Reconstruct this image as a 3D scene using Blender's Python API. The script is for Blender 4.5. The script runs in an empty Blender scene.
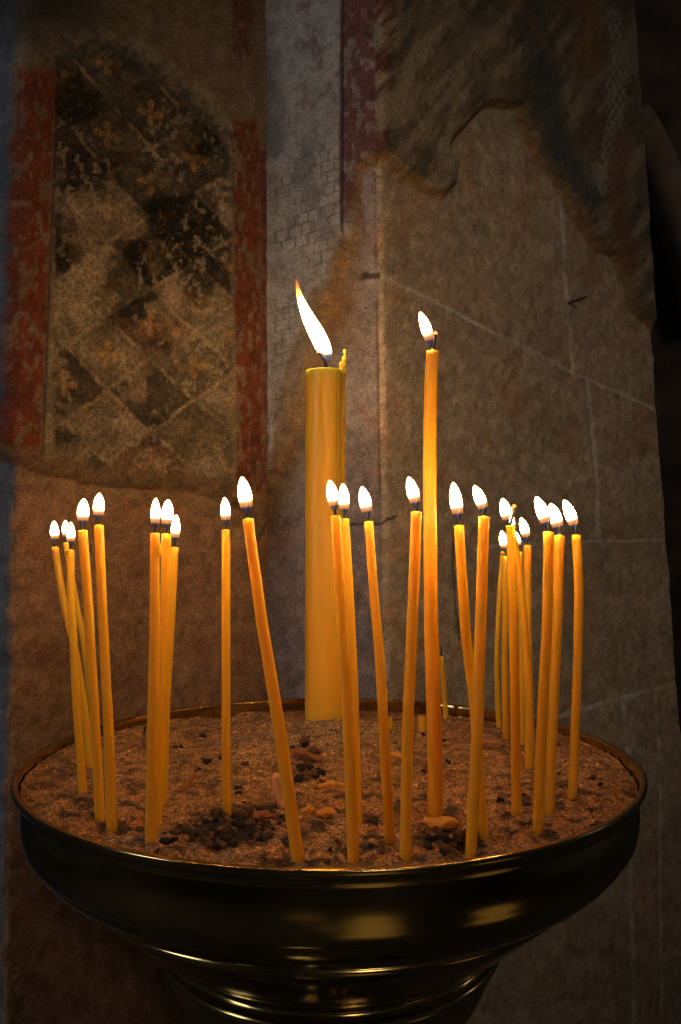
import bpy, bmesh, math, random
import numpy as np
from mathutils import Vector, Matrix

random.seed(7)
SC = bpy.context.scene
COL = SC.collection
W, H, FPX = 681, 1024, 820.0
EYE = 1.176                      # eye height; the bowl's rim is at 1.0 m
RIM = 1.0
PITCH = math.atan(33.0 / FPX)
BX, BY = -0.0085, 0.70           # axis of the candle stand

# ------------------------------------------------------------------ camera
cam = bpy.data.cameras.new('camera')
cam.sensor_fit = 'VERTICAL'; cam.sensor_height = 36.0; cam.sensor_width = 36.0
cam.lens = FPX / H * 36.0
cam.clip_start = 0.02
cam_o = bpy.data.objects.new('camera', cam)
cam_o.location = (0, 0, EYE)
cam_o.rotation_euler = (math.pi / 2 + PITCH, 0, 0)
COL.objects.link(cam_o)
SC.camera = cam_o


def ray(px, py):
    x = (px - W / 2) / FPX; y = (H / 2 - py) / FPX
    c, s = math.cos(PITCH), math.sin(PITCH)
    return Vector((x, c - s * y, s + c * y))


def at_depth(px, py, Y):
    r = ray(px, py)
    return Vector((0, 0, EYE)) + r * (Y / r.y)


def at_height(px, py, z):
    r = ray(px, py)
    return Vector((0, 0, EYE)) + r * ((z - EYE) / r.z)


# ------------------------------------------------------------------ numpy noise
def _hash(ix, iy, seed):
    h = (ix.astype(np.int64) * 374761393 + iy.astype(np.int64) * 668265263 + seed * 974634777) & 0xFFFFFFFF
    h = ((h ^ (h >> 13)) * 1274126177) & 0xFFFFFFFF
    h = h ^ (h >> 16)
    return (h & 0xFFFF) / 65535.0


def vnoise(x, y, seed=0):
    ix = np.floor(x); iy = np.floor(y)
    fx = x - ix; fy = y - iy
    fx = fx * fx * (3 - 2 * fx); fy = fy * fy * (3 - 2 * fy)
    a = _hash(ix, iy, seed); b = _hash(ix + 1, iy, seed)
    c = _hash(ix, iy + 1, seed); d = _hash(ix + 1, iy + 1, seed)
    return (a * (1 - fx) + b * fx) * (1 - fy) + (c * (1 - fx) + d * fx) * fy


def fbm(x, y, octv=4, seed=0):
    s = 0; a = 0.5; n = 0
    for k in range(octv):
        s = s + a * vnoise(x, y, seed + k * 17); n += a
        x = x * 2.03 + 11.3; y = y * 2.03 + 5.7; a *= 0.5
    return s / n


def sstep(e0, e1, x):
    t = np.clip((x - e0) / (e1 - e0), 0, 1)
    return t * t * (3 - 2 * t)


# ------------------------------------------------------------------ helpers
def tag(o, label=None, cat=None, group=None, kind=None):
    if label: o['label'] = label
    if cat: o['category'] = cat
    if group: o['group'] = group
    if kind: o['kind'] = kind
    return o


def thing(name, label, cat, loc, group=None):
    o = bpy.data.objects.new(name, None)
    o.empty_display_size = 0.02
    o.location = loc
    COL.objects.link(o)
    return tag(o, label, cat, group)


def link_mesh(name, verts, faces, mat, parent=None, smooth=True, attrs=None):
    me = bpy.data.meshes.new(name)
    if parent is not None:
        p = Vector(parent_world(parent))
        verts = [Vector(v) - p for v in verts]
    me.from_pydata([tuple(v) for v in verts], [], faces)
    if smooth:
        me.polygons.foreach_set('use_smooth', [True] * len(me.polygons))
    for an, vals in (attrs or {}).items():
        a = me.attributes.new(an, 'FLOAT', 'POINT')
        a.data.foreach_set('value', np.asarray(vals, dtype=np.float32))
    me.materials.append(mat)
    me.update()
    o = bpy.data.objects.new(name, me)
    COL.objects.link(o)
    if parent is not None:
        o.parent = parent
    return o


def parent_world(o):
    p = Vector(o.location)
    while o.parent is not None:
        o = o.parent; p += o.location
    return p


def catmull(pts, n):
    P = [Vector(p) for p in pts]
    P = [P[0] * 2 - P[1]] + P + [P[-1] * 2 - P[-2]]
    out = []
    segs = len(P) - 3
    for i in range(n + 1):
        u = i / n * segs
        k = min(int(u), segs - 1); t = u - k
        a, b, c, d = P[k:k + 4]
        out.append(0.5 * ((2 * b) + (c - a) * t + (2 * a - 5 * b + 4 * c - d) * t * t + (3 * b - a - 3 * c + d) * t ** 3))
    return out


def tube(path, radii, seg=16, cap0=True, cap1=True, wob=None):
    """swept tube; returns verts, faces, ring index per vertex"""
    V, F, T = [], [], []
    n = len(path)
    ref = Vector((0, -1, 0))
    for i, p in enumerate(path):
        d = (path[min(i + 1, n - 1)] - path[max(i - 1, 0)])
        if d.length < 1e-9: d = Vector((0, 0, 1))
        d.normalize()
        a = ref - d * ref.dot(d)
        if a.length < 1e-4: a = Vector((1, 0, 0)) - d * d.x
        a.normalize(); b = d.cross(a)
        for k in range(seg):
            th = 2 * math.pi * k / seg
            r = radii[i]
            if wob: r *= wob(i / max(1, n - 1), th)
            V.append(p + (a * math.cos(th) + b * math.sin(th)) * r); T.append(i / (n - 1))
    for i in range(n - 1):
        for k in range(seg):
            k2 = (k + 1) % seg
            F.append((i * seg + k, i * seg + k2, (i + 1) * seg + k2, (i + 1) * seg + k))
    if cap0: F.append(tuple(reversed(range(seg))))
    if cap1: F.append(tuple((n - 1) * seg + k for k in range(seg)))
    return V, F, T


def lathe(prof, seg=128, cx=0, cy=0):
    V, F = [], []
    n = len(prof)
    for (r, z) in prof:
        for k in range(seg):
            th = 2 * math.pi * k / seg
            V.append((cx + r * math.cos(th), cy + r * math.sin(th), z))
    for i in range(n - 1):
        for k in range(seg):
            k2 = (k + 1) % seg
            F.append((i * seg + k, i * seg + k2, (i + 1) * seg + k2, (i + 1) * seg + k))
    return V, F


def smooth_prof(pts, sub=4):
    P = [Vector((p[0], p[1], 0)) for p in pts]
    q = catmull(P, sub * (len(pts) - 1))
    return [(max(0.0005, v.x), v.y) for v in q]


# ------------------------------------------------------------------ materials
def nodes(name):
    m = bpy.data.materials.new(name); m.use_nodes = True
    nt = m.node_tree; nt.nodes.clear()
    out = nt.nodes.new('ShaderNodeOutputMaterial')
    return m, nt, out


def N(nt, t, **kw):
    n = nt.nodes.new(t)
    for k, v in kw.items():
        if k.startswith('i_'):
            n.inputs[k[2:].replace('_', ' ')].default_value = v
        else:
            setattr(n, k, v)
    return n


def ramp(nt, stops, interp='LINEAR'):
    r = nt.nodes.new('ShaderNodeValToRGB'); r.color_ramp.interpolation = interp
    e = r.color_ramp.elements
    while len(e) < len(stops): e.new(0.5)
    for el, (p, c) in zip(e, stops):
        el.position = p; el.color = c if len(c) == 4 else (*c, 1)
    return r


def mixc(nt, a, b, fac, blend='MIX'):
    m = nt.nodes.new('ShaderNodeMix'); m.data_type = 'RGBA'; m.blend_type = blend
    for sock, v in ((m.inputs[0], fac), (m.inputs[6], a), (m.inputs[7], b)):
        if hasattr(v, 'is_output') or isinstance(v, bpy.types.NodeSocket): nt.links.new(v, sock)
        else: sock.default_value = v
    return m.outputs[2]


def mat_wax(name, base, rough=0.42, radius=(1.0, 0.72, 0.28), scale=0.022, mottling=0.035):
    m, nt, out = nodes(name)
    b = N(nt, 'ShaderNodeBsdfPrincipled')
    tc = N(nt, 'ShaderNodeTexCoord')
    mp = N(nt, 'ShaderNodeMapping'); mp.inputs['Scale'].default_value = (260, 260, 22)
    nt.links.new(tc.outputs['Object'], mp.inputs['Vector'])
    ns = N(nt, 'ShaderNodeTexNoise', i_Scale=1.0, i_Detail=4.0)
    nt.links.new(mp.outputs['Vector'], ns.inputs['Vector'])
    dark = tuple(c * (1 - mottling * 2.2) for c in base); lite = tuple(min(1, c * (1 + mottling)) for c in base)
    rp = ramp(nt, [(0.3, dark), (0.7, lite)])
    nt.links.new(ns.outputs['Fac'], rp.inputs['Fac'])
    nt.links.new(rp.outputs['Color'], b.inputs['Base Color'])
    b.inputs['Subsurface Weight'].default_value = 1.0
    b.inputs['Subsurface Radius'].default_value = radius
    b.inputs['Subsurface Scale'].default_value = scale
    b.inputs['Roughness'].default_value = rough
    b.inputs['Specular IOR Level'].default_value = 0.35
    bp = N(nt, 'ShaderNodeBump', i_Strength=0.06, i_Distance=0.0005)
    nt.links.new(ns.outputs['Fac'], bp.inputs['Height'])
    nt.links.new(bp.outputs['Normal'], b.inputs['Normal'])
    nt.links.new(b.outputs['BSDF'], out.inputs['Surface'])
    return m


def mat_simple(name, c1, c2, rough=0.85, scale=300, bump=0.4, dist=0.001, metal=0.0):
    m, nt, out = nodes(name)
    b = N(nt, 'ShaderNodeBsdfPrincipled', i_Roughness=rough, i_Metallic=metal)
    tc = N(nt, 'ShaderNodeTexCoord')
    ns = N(nt, 'ShaderNodeTexNoise', i_Scale=scale, i_Detail=5.0)
    nt.links.new(tc.outputs['Object'], ns.inputs['Vector'])
    rp = ramp(nt, [(0.3, c1), (0.7, c2)])
    nt.links.new(ns.outputs['Fac'], rp.inputs['Fac'])
    nt.links.new(rp.outputs['Color'], b.inputs['Base Color'])
    bp = N(nt, 'ShaderNodeBump', i_Strength=bump, i_Distance=dist)
    nt.links.new(ns.outputs['Fac'], bp.inputs['Height'])
    nt.links.new(bp.outputs['Normal'], b.inputs['Normal'])
    nt.links.new(b.outputs['BSDF'], out.inputs['Surface'])
    return m


FLAME_S = 95.0


def mat_flame(name, tip_orange):
    """burning gas: clear and blue at the foot, yellow-white body, orange where it thins out at the tip"""
    m, nt, out = nodes(name)
    at = N(nt, 'ShaderNodeAttribute', attribute_name='height')
    if tip_orange:
        col = ramp(nt, [(0.0, (0.10, 0.16, 0.34)), (0.09, (0.25, 0.2, 0.2)), (0.16, (1, .62, .26)), (0.62, (1, .6, .24)), (0.80, (1, .42, .07)), (1.0, (1, .16, .02))])
        stg = ramp(nt, [(0.0, (0.004,) * 3), (0.10, (0.012,) * 3), (0.2, (1,) * 3), (0.60, (1,) * 3), (0.74, (.09,) * 3), (0.86, (.018,) * 3), (1, (.006,) * 3)])
        alp = ramp(nt, [(0.0, (.25,) * 3), (0.10, (.5,) * 3), (0.2, (1,) * 3), (0.8, (1,) * 3), (0.9, (.7,) * 3), (1, (.05,) * 3)])
    else:
        col = ramp(nt, [(0.0, (0.10, 0.17, 0.36)), (0.18, (0.13, 0.19, 0.36)), (0.27, (.8, .36, .16)), (0.36, (1, .45, .10)), (0.50, (1, .6, .25)), (0.9, (1, .6, .25)), (1.0, (1, .4, .1))])
        stg = ramp(nt, [(0.0, (0.0008,) * 3), (0.16, (0.0016,) * 3), (0.25, (.003,) * 3), (0.36, (.012,) * 3), (0.46, (1,) * 3), (0.93, (1,) * 3), (1, (.12,) * 3)])
        alp = ramp(nt, [(0.0, (.3,) * 3), (0.16, (.5,) * 3), (0.27, (.45,) * 3), (0.36, (.7,) * 3), (0.46, (1,) * 3), (1, (1,) * 3)])
    for r in (col, stg, alp): nt.links.new(at.outputs['Fac'], r.inputs['Fac'])
    mul = N(nt, 'ShaderNodeMath', operation='MULTIPLY'); mul.inputs[1].default_value = FLAME_S
    nt.links.new(stg.outputs['Color'], mul.inputs[0])
    em = N(nt, 'ShaderNodeEmission')
    nt.links.new(col.outputs['Color'], em.inputs['Color']); nt.links.new(mul.outputs[0], em.inputs['Strength'])
    tr = N(nt, 'ShaderNodeBsdfTransparent')
    mx = N(nt, 'ShaderNodeMixShader')
    ma = N(nt, 'ShaderNodeAttribute', attribute_name='mantle')
    e2 = N(nt, 'ShaderNodeEmission', i_Color=(1, .30, .10, 1), i_Strength=.30)
    ad = N(nt, 'ShaderNodeAddShader'); nt.links.new(tr.outputs[0], ad.inputs[0]); nt.links.new(e2.outputs[0], ad.inputs[1])
    m2 = N(nt, 'ShaderNodeMixShader')
    nt.links.new(alp.outputs['Color'], mx.inputs[0])
    nt.links.new(tr.outputs[0], mx.inputs[1]); nt.links.new(em.outputs[0], mx.inputs[2])
    nt.links.new(ma.outputs['Fac'], m2.inputs[0]); nt.links.new(mx.outputs[0], m2.inputs[1]); nt.links.new(ad.outputs[0], m2.inputs[2])
    nt.links.new(m2.outputs[0], out.inputs['Surface'])
    return m


def mat_brass():
    m, nt, out = nodes('brass')
    b = N(nt, 'ShaderNodeBsdfPrincipled', i_Metallic=1.0)
    tc = N(nt, 'ShaderNodeTexCoord')
    n1 = N(nt, 'ShaderNodeTexNoise', i_Scale=14.0, i_Detail=6.0)
    n2 = N(nt, 'ShaderNodeTexNoise', i_Scale=240.0, i_Detail=3.0)
    for n in (n1, n2): nt.links.new(tc.outputs['Object'], n.inputs['Vector'])
    rp = ramp(nt, [(0.35, (0.36, 0.25, 0.09)), (0.65, (0.60, 0.43, 0.16))])
    nt.links.new(n1.outputs['Fac'], rp.inputs['Fac']); nt.links.new(rp.outputs['Color'], b.inputs['Base Color'])
    rr = ramp(nt, [(0.3, (.10,) * 3), (0.75, (.20,) * 3)])
    nt.links.new(n1.outputs['Fac'], rr.inputs['Fac']); nt.links.new(rr.outputs['Color'], b.inputs['Roughness'])
    bp = N(nt, 'ShaderNodeBump', i_Strength=0.03, i_Distance=0.001)
    nt.links.new(n2.outputs['Fac'], bp.inputs['Height']); nt.links.new(bp.outputs['Normal'], b.inputs['Normal'])
    nt.links.new(b.outputs['BSDF'], out.inputs['Surface'])
    return m


def mat_painted(name, nscale=(1, 1, 1), rough=0.9, fine=420, bump=0.75, dist=0.0016):
    """wall or sand: the paint lies in the 'paint' colour attribute, broken up by fine grain"""
    m, nt, out = nodes(name)
    b = N(nt, 'ShaderNodeBsdfPrincipled', i_Roughness=rough)
    b.inputs['Specular IOR Level'].default_value = 0.25
    at = N(nt, 'ShaderNodeAttribute', attribute_name='paint')
    tc = N(nt, 'ShaderNodeTexCoord')
    mp = N(nt, 'ShaderNodeMapping'); mp.inputs['Scale'].default_value = nscale
    nt.links.new(tc.outputs['Object'], mp.inputs['Vector'])
    n1 = N(nt, 'ShaderNodeTexNoise', i_Scale=fine, i_Detail=5.0, i_Roughness=0.7)
    n2 = N(nt, 'ShaderNodeTexNoise', i_Scale=fine * 0.13, i_Detail=8.0, i_Roughness=0.65)
    for n in (n1, n2): nt.links.new(mp.outputs['Vector'], n.inputs['Vector'])
    r1 = ramp(nt, [(0.3, (.42,) * 3), (0.7, (1.58,) * 3)])
    r2 = ramp(nt, [(0.25, (.6,) * 3), (0.75, (1.4,) * 3)])
    nt.links.new(n1.outputs['Fac'], r1.inputs['Fac']); nt.links.new(n2.outputs['Fac'], r2.inputs['Fac'])
    c = mixc(nt, at.outputs['Color'], r1.outputs['Color'], 1.0, 'MULTIPLY')
    c = mixc(nt, c, r2.outputs['Color'], 1.0, 'MULTIPLY')
    nt.links.new(c, b.inputs['Base Color'])
    add = N(nt, 'ShaderNodeMath', operation='ADD')
    nt.links.new(n1.outputs['Fac'], add.inputs[0]); nt.links.new(n2.outputs['Fac'], add.inputs[1])
    bp = N(nt, 'ShaderNodeBump', i_Strength=bump, i_Distance=dist)
    nt.links.new(add.outputs[0], bp.inputs['Height']); nt.links.new(bp.outputs['Normal'], b.inputs['Normal'])
    nt.links.new(b.outputs['BSDF'], out.inputs['Surface'])
    return m


def mat_sand():
    m, nt, out = nodes('sand')
    b = N(nt, 'ShaderNodeBsdfPrincipled', i_Roughness=0.8)
    b.inputs['Specular IOR Level'].default_value = 0.3
    at = N(nt, 'ShaderNodeAttribute', attribute_name='paint')
    tc = N(nt, 'ShaderNodeTexCoord')
    vo = N(nt, 'ShaderNodeTexVoronoi', i_Scale=760.0)
    n2 = N(nt, 'ShaderNodeTexNoise', i_Scale=120.0, i_Detail=5.0)
    for n in (vo, n2): nt.links.new(tc.outputs['Object'], n.inputs['Vector'])
    sep = N(nt, 'ShaderNodeSeparateColor'); nt.links.new(vo.outputs['Color'], sep.inputs[0])
    r1 = ramp(nt, [(0.0, (.35,) * 3), (0.6, (1.0,) * 3), (0.92, (1.5,) * 3), (1.0, (2.6, 2.5, 2.3))])
    nt.links.new(sep.outputs[0], r1.inputs['Fac'])
    r2 = ramp(nt, [(0.3, (.6,) * 3), (0.7, (1.35,) * 3)])
    nt.links.new(n2.outputs['Fac'], r2.inputs['Fac'])
    c = mixc(nt, at.outputs['Color'], r1.outputs['Color'], 1.0, 'MULTIPLY')
    c = mixc(nt, c, r2.outputs['Color'], 1.0, 'MULTIPLY')
    nt.links.new(c, b.inputs['Base Color'])
    bp = N(nt, 'ShaderNodeBump', i_Strength=0.6, i_Distance=0.0010); bp.invert = True
    nt.links.new(vo.outputs['Distance'], bp.inputs['Height']); nt.links.new(bp.outputs['Normal'], b.inputs['Normal'])
    nt.links.new(b.outputs['BSDF'], out.inputs['Surface'])
    return m


M_WAX = mat_wax('beeswax', (0.94, 0.345, 0.016))
M_WAXBIG = mat_wax('beeswax_thick', (0.97, 0.46, 0.03), radius=(1.0, 0.6, 0.2), scale=0.03, mottling=0.012)
M_STUB = mat_wax('old_wax', (0.72, 0.30, 0.035), rough=0.6, scale=0.006, mottling=0.2)
M_PALE = mat_wax('pale_wax', (0.78, 0.37, 0.17), rough=0.6, scale=0.006, mottling=0.15)
M_BROWNWAX = mat_wax('scorched_wax', (0.34, 0.12, 0.035), rough=0.6, scale=0.004, mottling=0.2)
M_WICK = mat_simple('charred_wick', (0.006, 0.005, 0.005), (0.03, 0.022, 0.018), 0.95, 900)
M_CHAR = mat_simple('char', (0.006, 0.004, 0.003), (0.04, 0.02, 0.011), 0.9, 350, 0.8)
M_RUST = mat_simple('rust_crumb', (0.06, 0.02, 0.008), (0.24, 0.09, 0.03), 0.85, 350, 0.8)
M_IRON = mat_simple('iron', (0.012, 0.01, 0.009), (0.05, 0.03, 0.02), 0.7, 500)
M_FLAME = mat_flame('flame', False)
M_BIGFLAME = mat_flame('tall_flame', True)
M_BRASS = mat_brass()
M_WALL = mat_painted('old_fresco_and_stone')
M_SAND = mat_sand()
m, nt, out = nodes('wick_ember')
em = N(nt, 'ShaderNodeEmission', i_Color=(1, .16, .03, 1), i_Strength=5.0)
nt.links.new(em.outputs[0], out.inputs['Surface']); M_EMBER = m

# ------------------------------------------------------------------ walls of the pillar
# corner columns: pixel x at the photo's top, pixel x at row 700, distance
NODES = [(-130, -130, 1.30), (21, 6, 0.90), (267, 268, 1.12), (374, 385, 1.02), (628, 680, 1.62), (560, 610, 2.5)]
CORN = []
for (x0, x1, Y) in NODES:
    a = at_depth(x0, 0, Y); b = at_depth(x1, 700, Y)
    s = (a.x - b.x) / (a.z - b.z)
    CORN.append((b.x, b.z, s, Y))
zr = np.concatenate([np.linspace(0, 0.25, 8)[:-1], np.linspace(0.25, 0.80, 130)[:-1], np.linspace(0.80, 2.32, 980), np.linspace(2.32, 2.7, 8)[1:]])
COLS = [40, 235, 115, 430, 20]


def seg_dist(px, py, a, b):
    ax, ay = a; bx, by = b
    dx, dy = bx - ax, by - ay
    t = np.clip(((px - ax) * dx + (py - ay) * dy) / (dx * dx + dy * dy), 0, 1)
    return np.hypot(px - ax - t * dx, py - ay - t * dy)


def poly_dist(px, py, pts):
    d = None
    for a, b in zip(pts[:-1], pts[1:]):
        e = seg_dist(px, py, a, b)
        d = e if d is None else np.minimum(d, e)
    return d


# lower broken edge of the painted plaster, as rows over pixel x (left part) and the outline on the right face
EDGE_L = [(-200, 440), (0, 458), (40, 476), (90, 484), (190, 492), (236, 508), (258, 545), (285, 470), (310, 400), (336, 300), (349, 262), (356, 225), (366, 170),
          (380, 160), (398, 178), (420, 190), (442, 196), (456, 184), (457, 168), (449, 150), (455, 138), (470, 118), (484, 107), (500, 110), (514, 112), (528, 140), (545, 172),
          (558, 190), (575, 225), (592, 245), (610, 256), (624, 278), (634, 306), (650, 330), (700, 400), (900, 500)]


def inside_above(px, py):
    """True where the point lies on the painted plaster (above the broken edge), polygon closed high above"""
    poly = [(-400, -900)] + [(-400, 440)] + EDGE_L + [(900, -900)]
    ins = np.zeros(px.shape, bool)
    n = len(poly)
    for i in range(n):
        (x1, y1), (x2, y2) = poly[i], poly[(i + 1) % n]
        if y1 == y2: continue
        c = ((y1 > py) != (y2 > py)) & (px < (x2 - x1) * (py - y1) / (y2 - y1) + x1)
        ins ^= c
    return ins


def lerp(c, new, f):
    return c * (1 - f[..., None]) + np.asarray(new, float)[None, None, :] * f[..., None]


def line_mask(px, py, pts, w, soft=0.8):
    return 1 - sstep(w - soft, w + soft, poly_dist(px, py, pts))


def paint_wall(px, py, face):
    """base colours of the wall: stone, mortar, plaster and what is left of the fresco"""
    wx = px + 5 * (fbm(px / 9, py / 9, 3, 1) - .5) + 9 * (fbm(px / 30, py / 30, 2, 2) - .5)
    wy = py + 5 * (fbm(px / 9, py / 9, 3, 3) - .5) + 9 * (fbm(px / 30, py / 30, 2, 4) - .5)
    ed = poly_dist(wx, wy, EDGE_L)
    ins = inside_above(wx, wy)
    sd = np.where(ins, ed, -ed)                       # + on plaster, - on stone
    n_lo = fbm(px / 60, py / 60, 4, 5); n_mid = fbm(px / 14, py / 14, 4, 6); n_hi = fbm(px / 4, py / 4, 3, 7)
    tool = fbm((px + .5 * py) / 3, (py - .4 * px) / 14, 3, 8)
    col = np.zeros(px.shape + (3,))
    hgt = np.zeros(px.shape)
    left = face <= 1; mid = face == 2; right = face >= 3
    # ---- stone
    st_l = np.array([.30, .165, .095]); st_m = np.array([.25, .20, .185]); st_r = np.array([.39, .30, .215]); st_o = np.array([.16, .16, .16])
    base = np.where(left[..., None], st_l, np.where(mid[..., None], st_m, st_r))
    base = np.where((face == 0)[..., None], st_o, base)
    blot = fbm(px / 7, py / 9, 4, 14)
    base = base * (.90 + .2 * sstep(.3, .7, blot))[..., None]
    base = base * (0.72 + .38 * n_mid + .35 * (n_lo - .2) - .22 * (1 - tool))[..., None]
    rust = sstep(.56, .72, fbm(px / 22 + 40, py / 34, 4, 11)) * .38
    base = base * (1 - rust[..., None]) + base * np.array([1.05, .66, .42]) * rust[..., None]
    pits = sstep(.80, .90, fbm(px / 2.6, py / 3.2, 2, 12)) * np.where(face <= 1, .4, .8)
    base = base * (1 - .6 * pits[..., None])
    hgt = hgt - .0022 * pits + .0014 * (tool - .5) + .004 * (n_lo - .5)
    # ---- joints between the stone blocks
    J = [([(372, 272), (430, 300), (500, 335), (530, 350), (590, 380), (655, 408), (700, 428)], 2.2),
         ([(560, 195), (565, 270), (568, 330), (573, 366)], 2.2), ([(589, 380), (592, 430), (597, 490), (598, 541)], 2.4),
         ([(480, 546), (560, 542), (612, 541), (670, 540)], 1.8),
         ([(560, 716), (585, 708), (630, 696), (680, 681)], 3.0), ([(622, 700), (628, 760), (632, 900), (634, 1030)], 2.6), ([(655, 690), (660, 800), (662, 1030)], 1.8)]
    jm = np.zeros(px.shape)
    for pts, w in J:
        jm = np.maximum(jm, line_mask(px * .72 + wx * .28, py * .72 + wy * .28, pts, w * .8, 1.3))
    jm = jm * np.where(right, 1, 0)
    jm = jm * (.45 + .55 * sstep(.35, .6, fbm(px / 18, py / 18, 3, 13)))
    base = base * (1 - .8 * jm[..., None]) + np.array([.50, .48, .44]) * .8 * jm[..., None]
    hgt = hgt - .0015 * jm
    crack = line_mask(wx, wy, [(345, 526), (362, 525), (385, 522), (397, 515)], 1.2, .8) + line_mask(wx, wy, [(356, 278), (378, 274)], 2.2, .9)
    crack = np.maximum(crack, .7 * line_mask(wx, wy, [(455, 520), (452, 570), (458, 640)], 1.6, 1.2))
    crack = np.clip(crack, 0, 1)
    base = base * (1 - .75 * crack[..., None]); hgt = hgt - .002 * crack
    # top edge of the left stone block
    tp = line_mask(wx, wy, [(14, 482), (70, 487), (150, 500), (215, 512), (245, 540)], 3.2, 2.0) * np.where(left, 1, 0)
    base = base * (1 - .35 * tp[..., None]) + np.array([.36, .26, .16]) * .35 * tp[..., None]
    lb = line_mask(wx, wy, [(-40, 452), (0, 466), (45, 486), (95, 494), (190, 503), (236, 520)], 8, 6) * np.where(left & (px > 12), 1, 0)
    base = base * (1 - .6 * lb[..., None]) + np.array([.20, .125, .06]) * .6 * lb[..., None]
    # ---- plaster
    pl = np.zeros(px.shape + (3,))
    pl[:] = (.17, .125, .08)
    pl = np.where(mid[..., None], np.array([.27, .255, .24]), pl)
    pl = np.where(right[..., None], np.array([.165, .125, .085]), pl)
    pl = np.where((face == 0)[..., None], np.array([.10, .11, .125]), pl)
    pl = pl * (0.6 + .5 * n_mid + .35 * n_lo)[..., None]
    # left face: niche field with a diamond lattice
    arch = [(44, 60), (90, 52), (120, 62), (160, 88), (200, 118), (222, 150), (228, 200)]
    ax = np.array([p[0] for p in arch]); ay = np.array([p[1] for p in arch])
    ytop = np.interp(px, ax, ay)
    infield = (sstep(-6, 8, wy - ytop) * sstep(46, 52, px) * (1 - sstep(222, 230, px))) * left
    sh = .2 * (px - 145) * (545 - py) / 295
    lx = px - 145; ly = wy * .6 + py * .4 - 257 - sh
    du, dv = 43.0, 35.0
    p_ = (lx / du + ly / dv) / 2; q_ = (lx / du - ly / dv) / 2
    ip = np.floor(p_ + .5); iq = np.floor(q_ + .5)
    fp = p_ + .5 - ip; fq = q_ + .5 - iq
    edge = np.minimum(np.minimum(fp, 1 - fp), np.minimum(fq, 1 - fq))
    rnd = _hash(ip, iq, 3)
    tone = .30 + .6 * rnd
    tone0 = tone
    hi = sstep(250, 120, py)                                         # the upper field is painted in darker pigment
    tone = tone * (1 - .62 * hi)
    for (qx, qy, tv) in [(100, 285, 1.05), (72, 320, .95), (195, 200, .9), (190, 250, .85), (208, 262, .95), (75, 212, .8), (100, 425, .95), (205, 400, .8), (180, 310, .8), (118, 207, .75), (150, 345, .3),
                         (145, 190, .2), (150, 258, .2), (145, 325, .22), (65, 390, .2), (125, 405, .22), (215, 290, .3), (110, 130, .2), (85, 165, .2), (120, 165, .18), (185, 150, .25), (150, 120, .2), (100, 95, .25), (180, 230, .3), (60, 240, .3), (60, 440, .35)]:
        s_ = .2 * (qx - 145) * (545 - qy) / 295
        lx_ = qx - 145; ly_ = qy - 257 - s_
        i_ = math.floor((lx_ / du + ly_ / dv) / 2 + .5); j_ = math.floor((lx_ / du - ly_ / dv) / 2 + .5)
        tone = np.where((ip == i_) & (iq == j_), tv * (1 + .5 * hi), tone)
    cell = np.array([.30, .225, .15])[None, None] * tone[..., None]
    cool = np.array([.21, .155, .095])[None, None] * (tone * 1.2)[..., None]
    cell = np.where((_hash(ip, iq, 9) > .6)[..., None], cool, cell)
    redc = ((_hash(ip, iq, 21) > .86) & (py > 320))
    cell = np.where(redc[..., None], np.array([.15, .085, .05])[None, None] * np.ones_like(cell), cell)
    sub = ((fp > .5) ^ (fq > .5)) * .22                              # quarters inside each diamond
    cell = cell * (1 - sub[..., None])
    ln = (1 - sstep(.014, .045, edge)) * sstep(.42, .6, fbm(px / 20, py / 20, 3, 31))
    cell = lerp(cell, (.30, .215, .12), ln * .75)
    cell = lerp(cell, (.02, .02, .018), (1 - sstep(.012, .03, np.abs(edge - .085))) * .25)
    # four-petalled flowers in the middle of the diamonds
    fx = (p_ - ip + q_ - iq) * du; fy = (p_ - ip - q_ + iq) * dv
    ang = np.arctan2(fy, fx); rr = np.hypot(fx, fy)
    fl = (1 - sstep(0, 2.0, rr - 11 * np.abs(np.cos(2 * ang)) ** 1.5 - 1.5)) * (_hash(ip, iq, 5) > .25)
    cell = lerp(cell, (.30, .155, .05), fl * .75)
    worn = sstep(.50, .66, fbm(px / 26 + 7, py / 26, 5, 41)) * sstep(60, 240, py)
    cell = lerp(cell, (.27, .19, .115), worn * .55)
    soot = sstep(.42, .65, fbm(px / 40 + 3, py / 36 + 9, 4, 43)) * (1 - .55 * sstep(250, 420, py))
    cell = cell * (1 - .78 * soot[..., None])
    grit = fbm(px / 2.3, py / 2.6, 2, 48)
    cell = cell * (.74 + .5 * sstep(.25, .75, grit))[..., None]
    gold = (sstep(.66, .72, fbm(px / 5 + 3, py / 5, 3, 49))) * .25
    cell = lerp(cell, (.25, .13, .04), gold)
    flakes = sstep(.60, .70, fbm(px / 4.5, py / 5.5, 3, 44)) * sstep(.45, .6, fbm(px / 30, py / 30, 2, 45))
    cell = lerp(cell, (.32, .26, .19), flakes * .5)
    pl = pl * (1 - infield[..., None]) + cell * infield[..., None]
    al = line_mask(wx, wy, arch, 10, 6) * left * sstep(.4, .62, fbm(px / 6, py / 6, 3, 46))
    pl = lerp(pl, (.05, .055, .05), al * .8)
    al2 = line_mask(wx, wy, [(p[0] + 8, p[1] - 14) for p in arch], 6, 4) * left * sstep(.4, .6, fbm(px / 7, py / 7, 3, 47))
    pl = lerp(pl, (.26, .22, .16), al2 * .6)
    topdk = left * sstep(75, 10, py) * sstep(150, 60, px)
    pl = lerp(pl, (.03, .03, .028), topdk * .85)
    # red borders
    worn_r = sstep(.52, .66, fbm(px / 4.5, py / 10, 4, 51)) * .7

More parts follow.
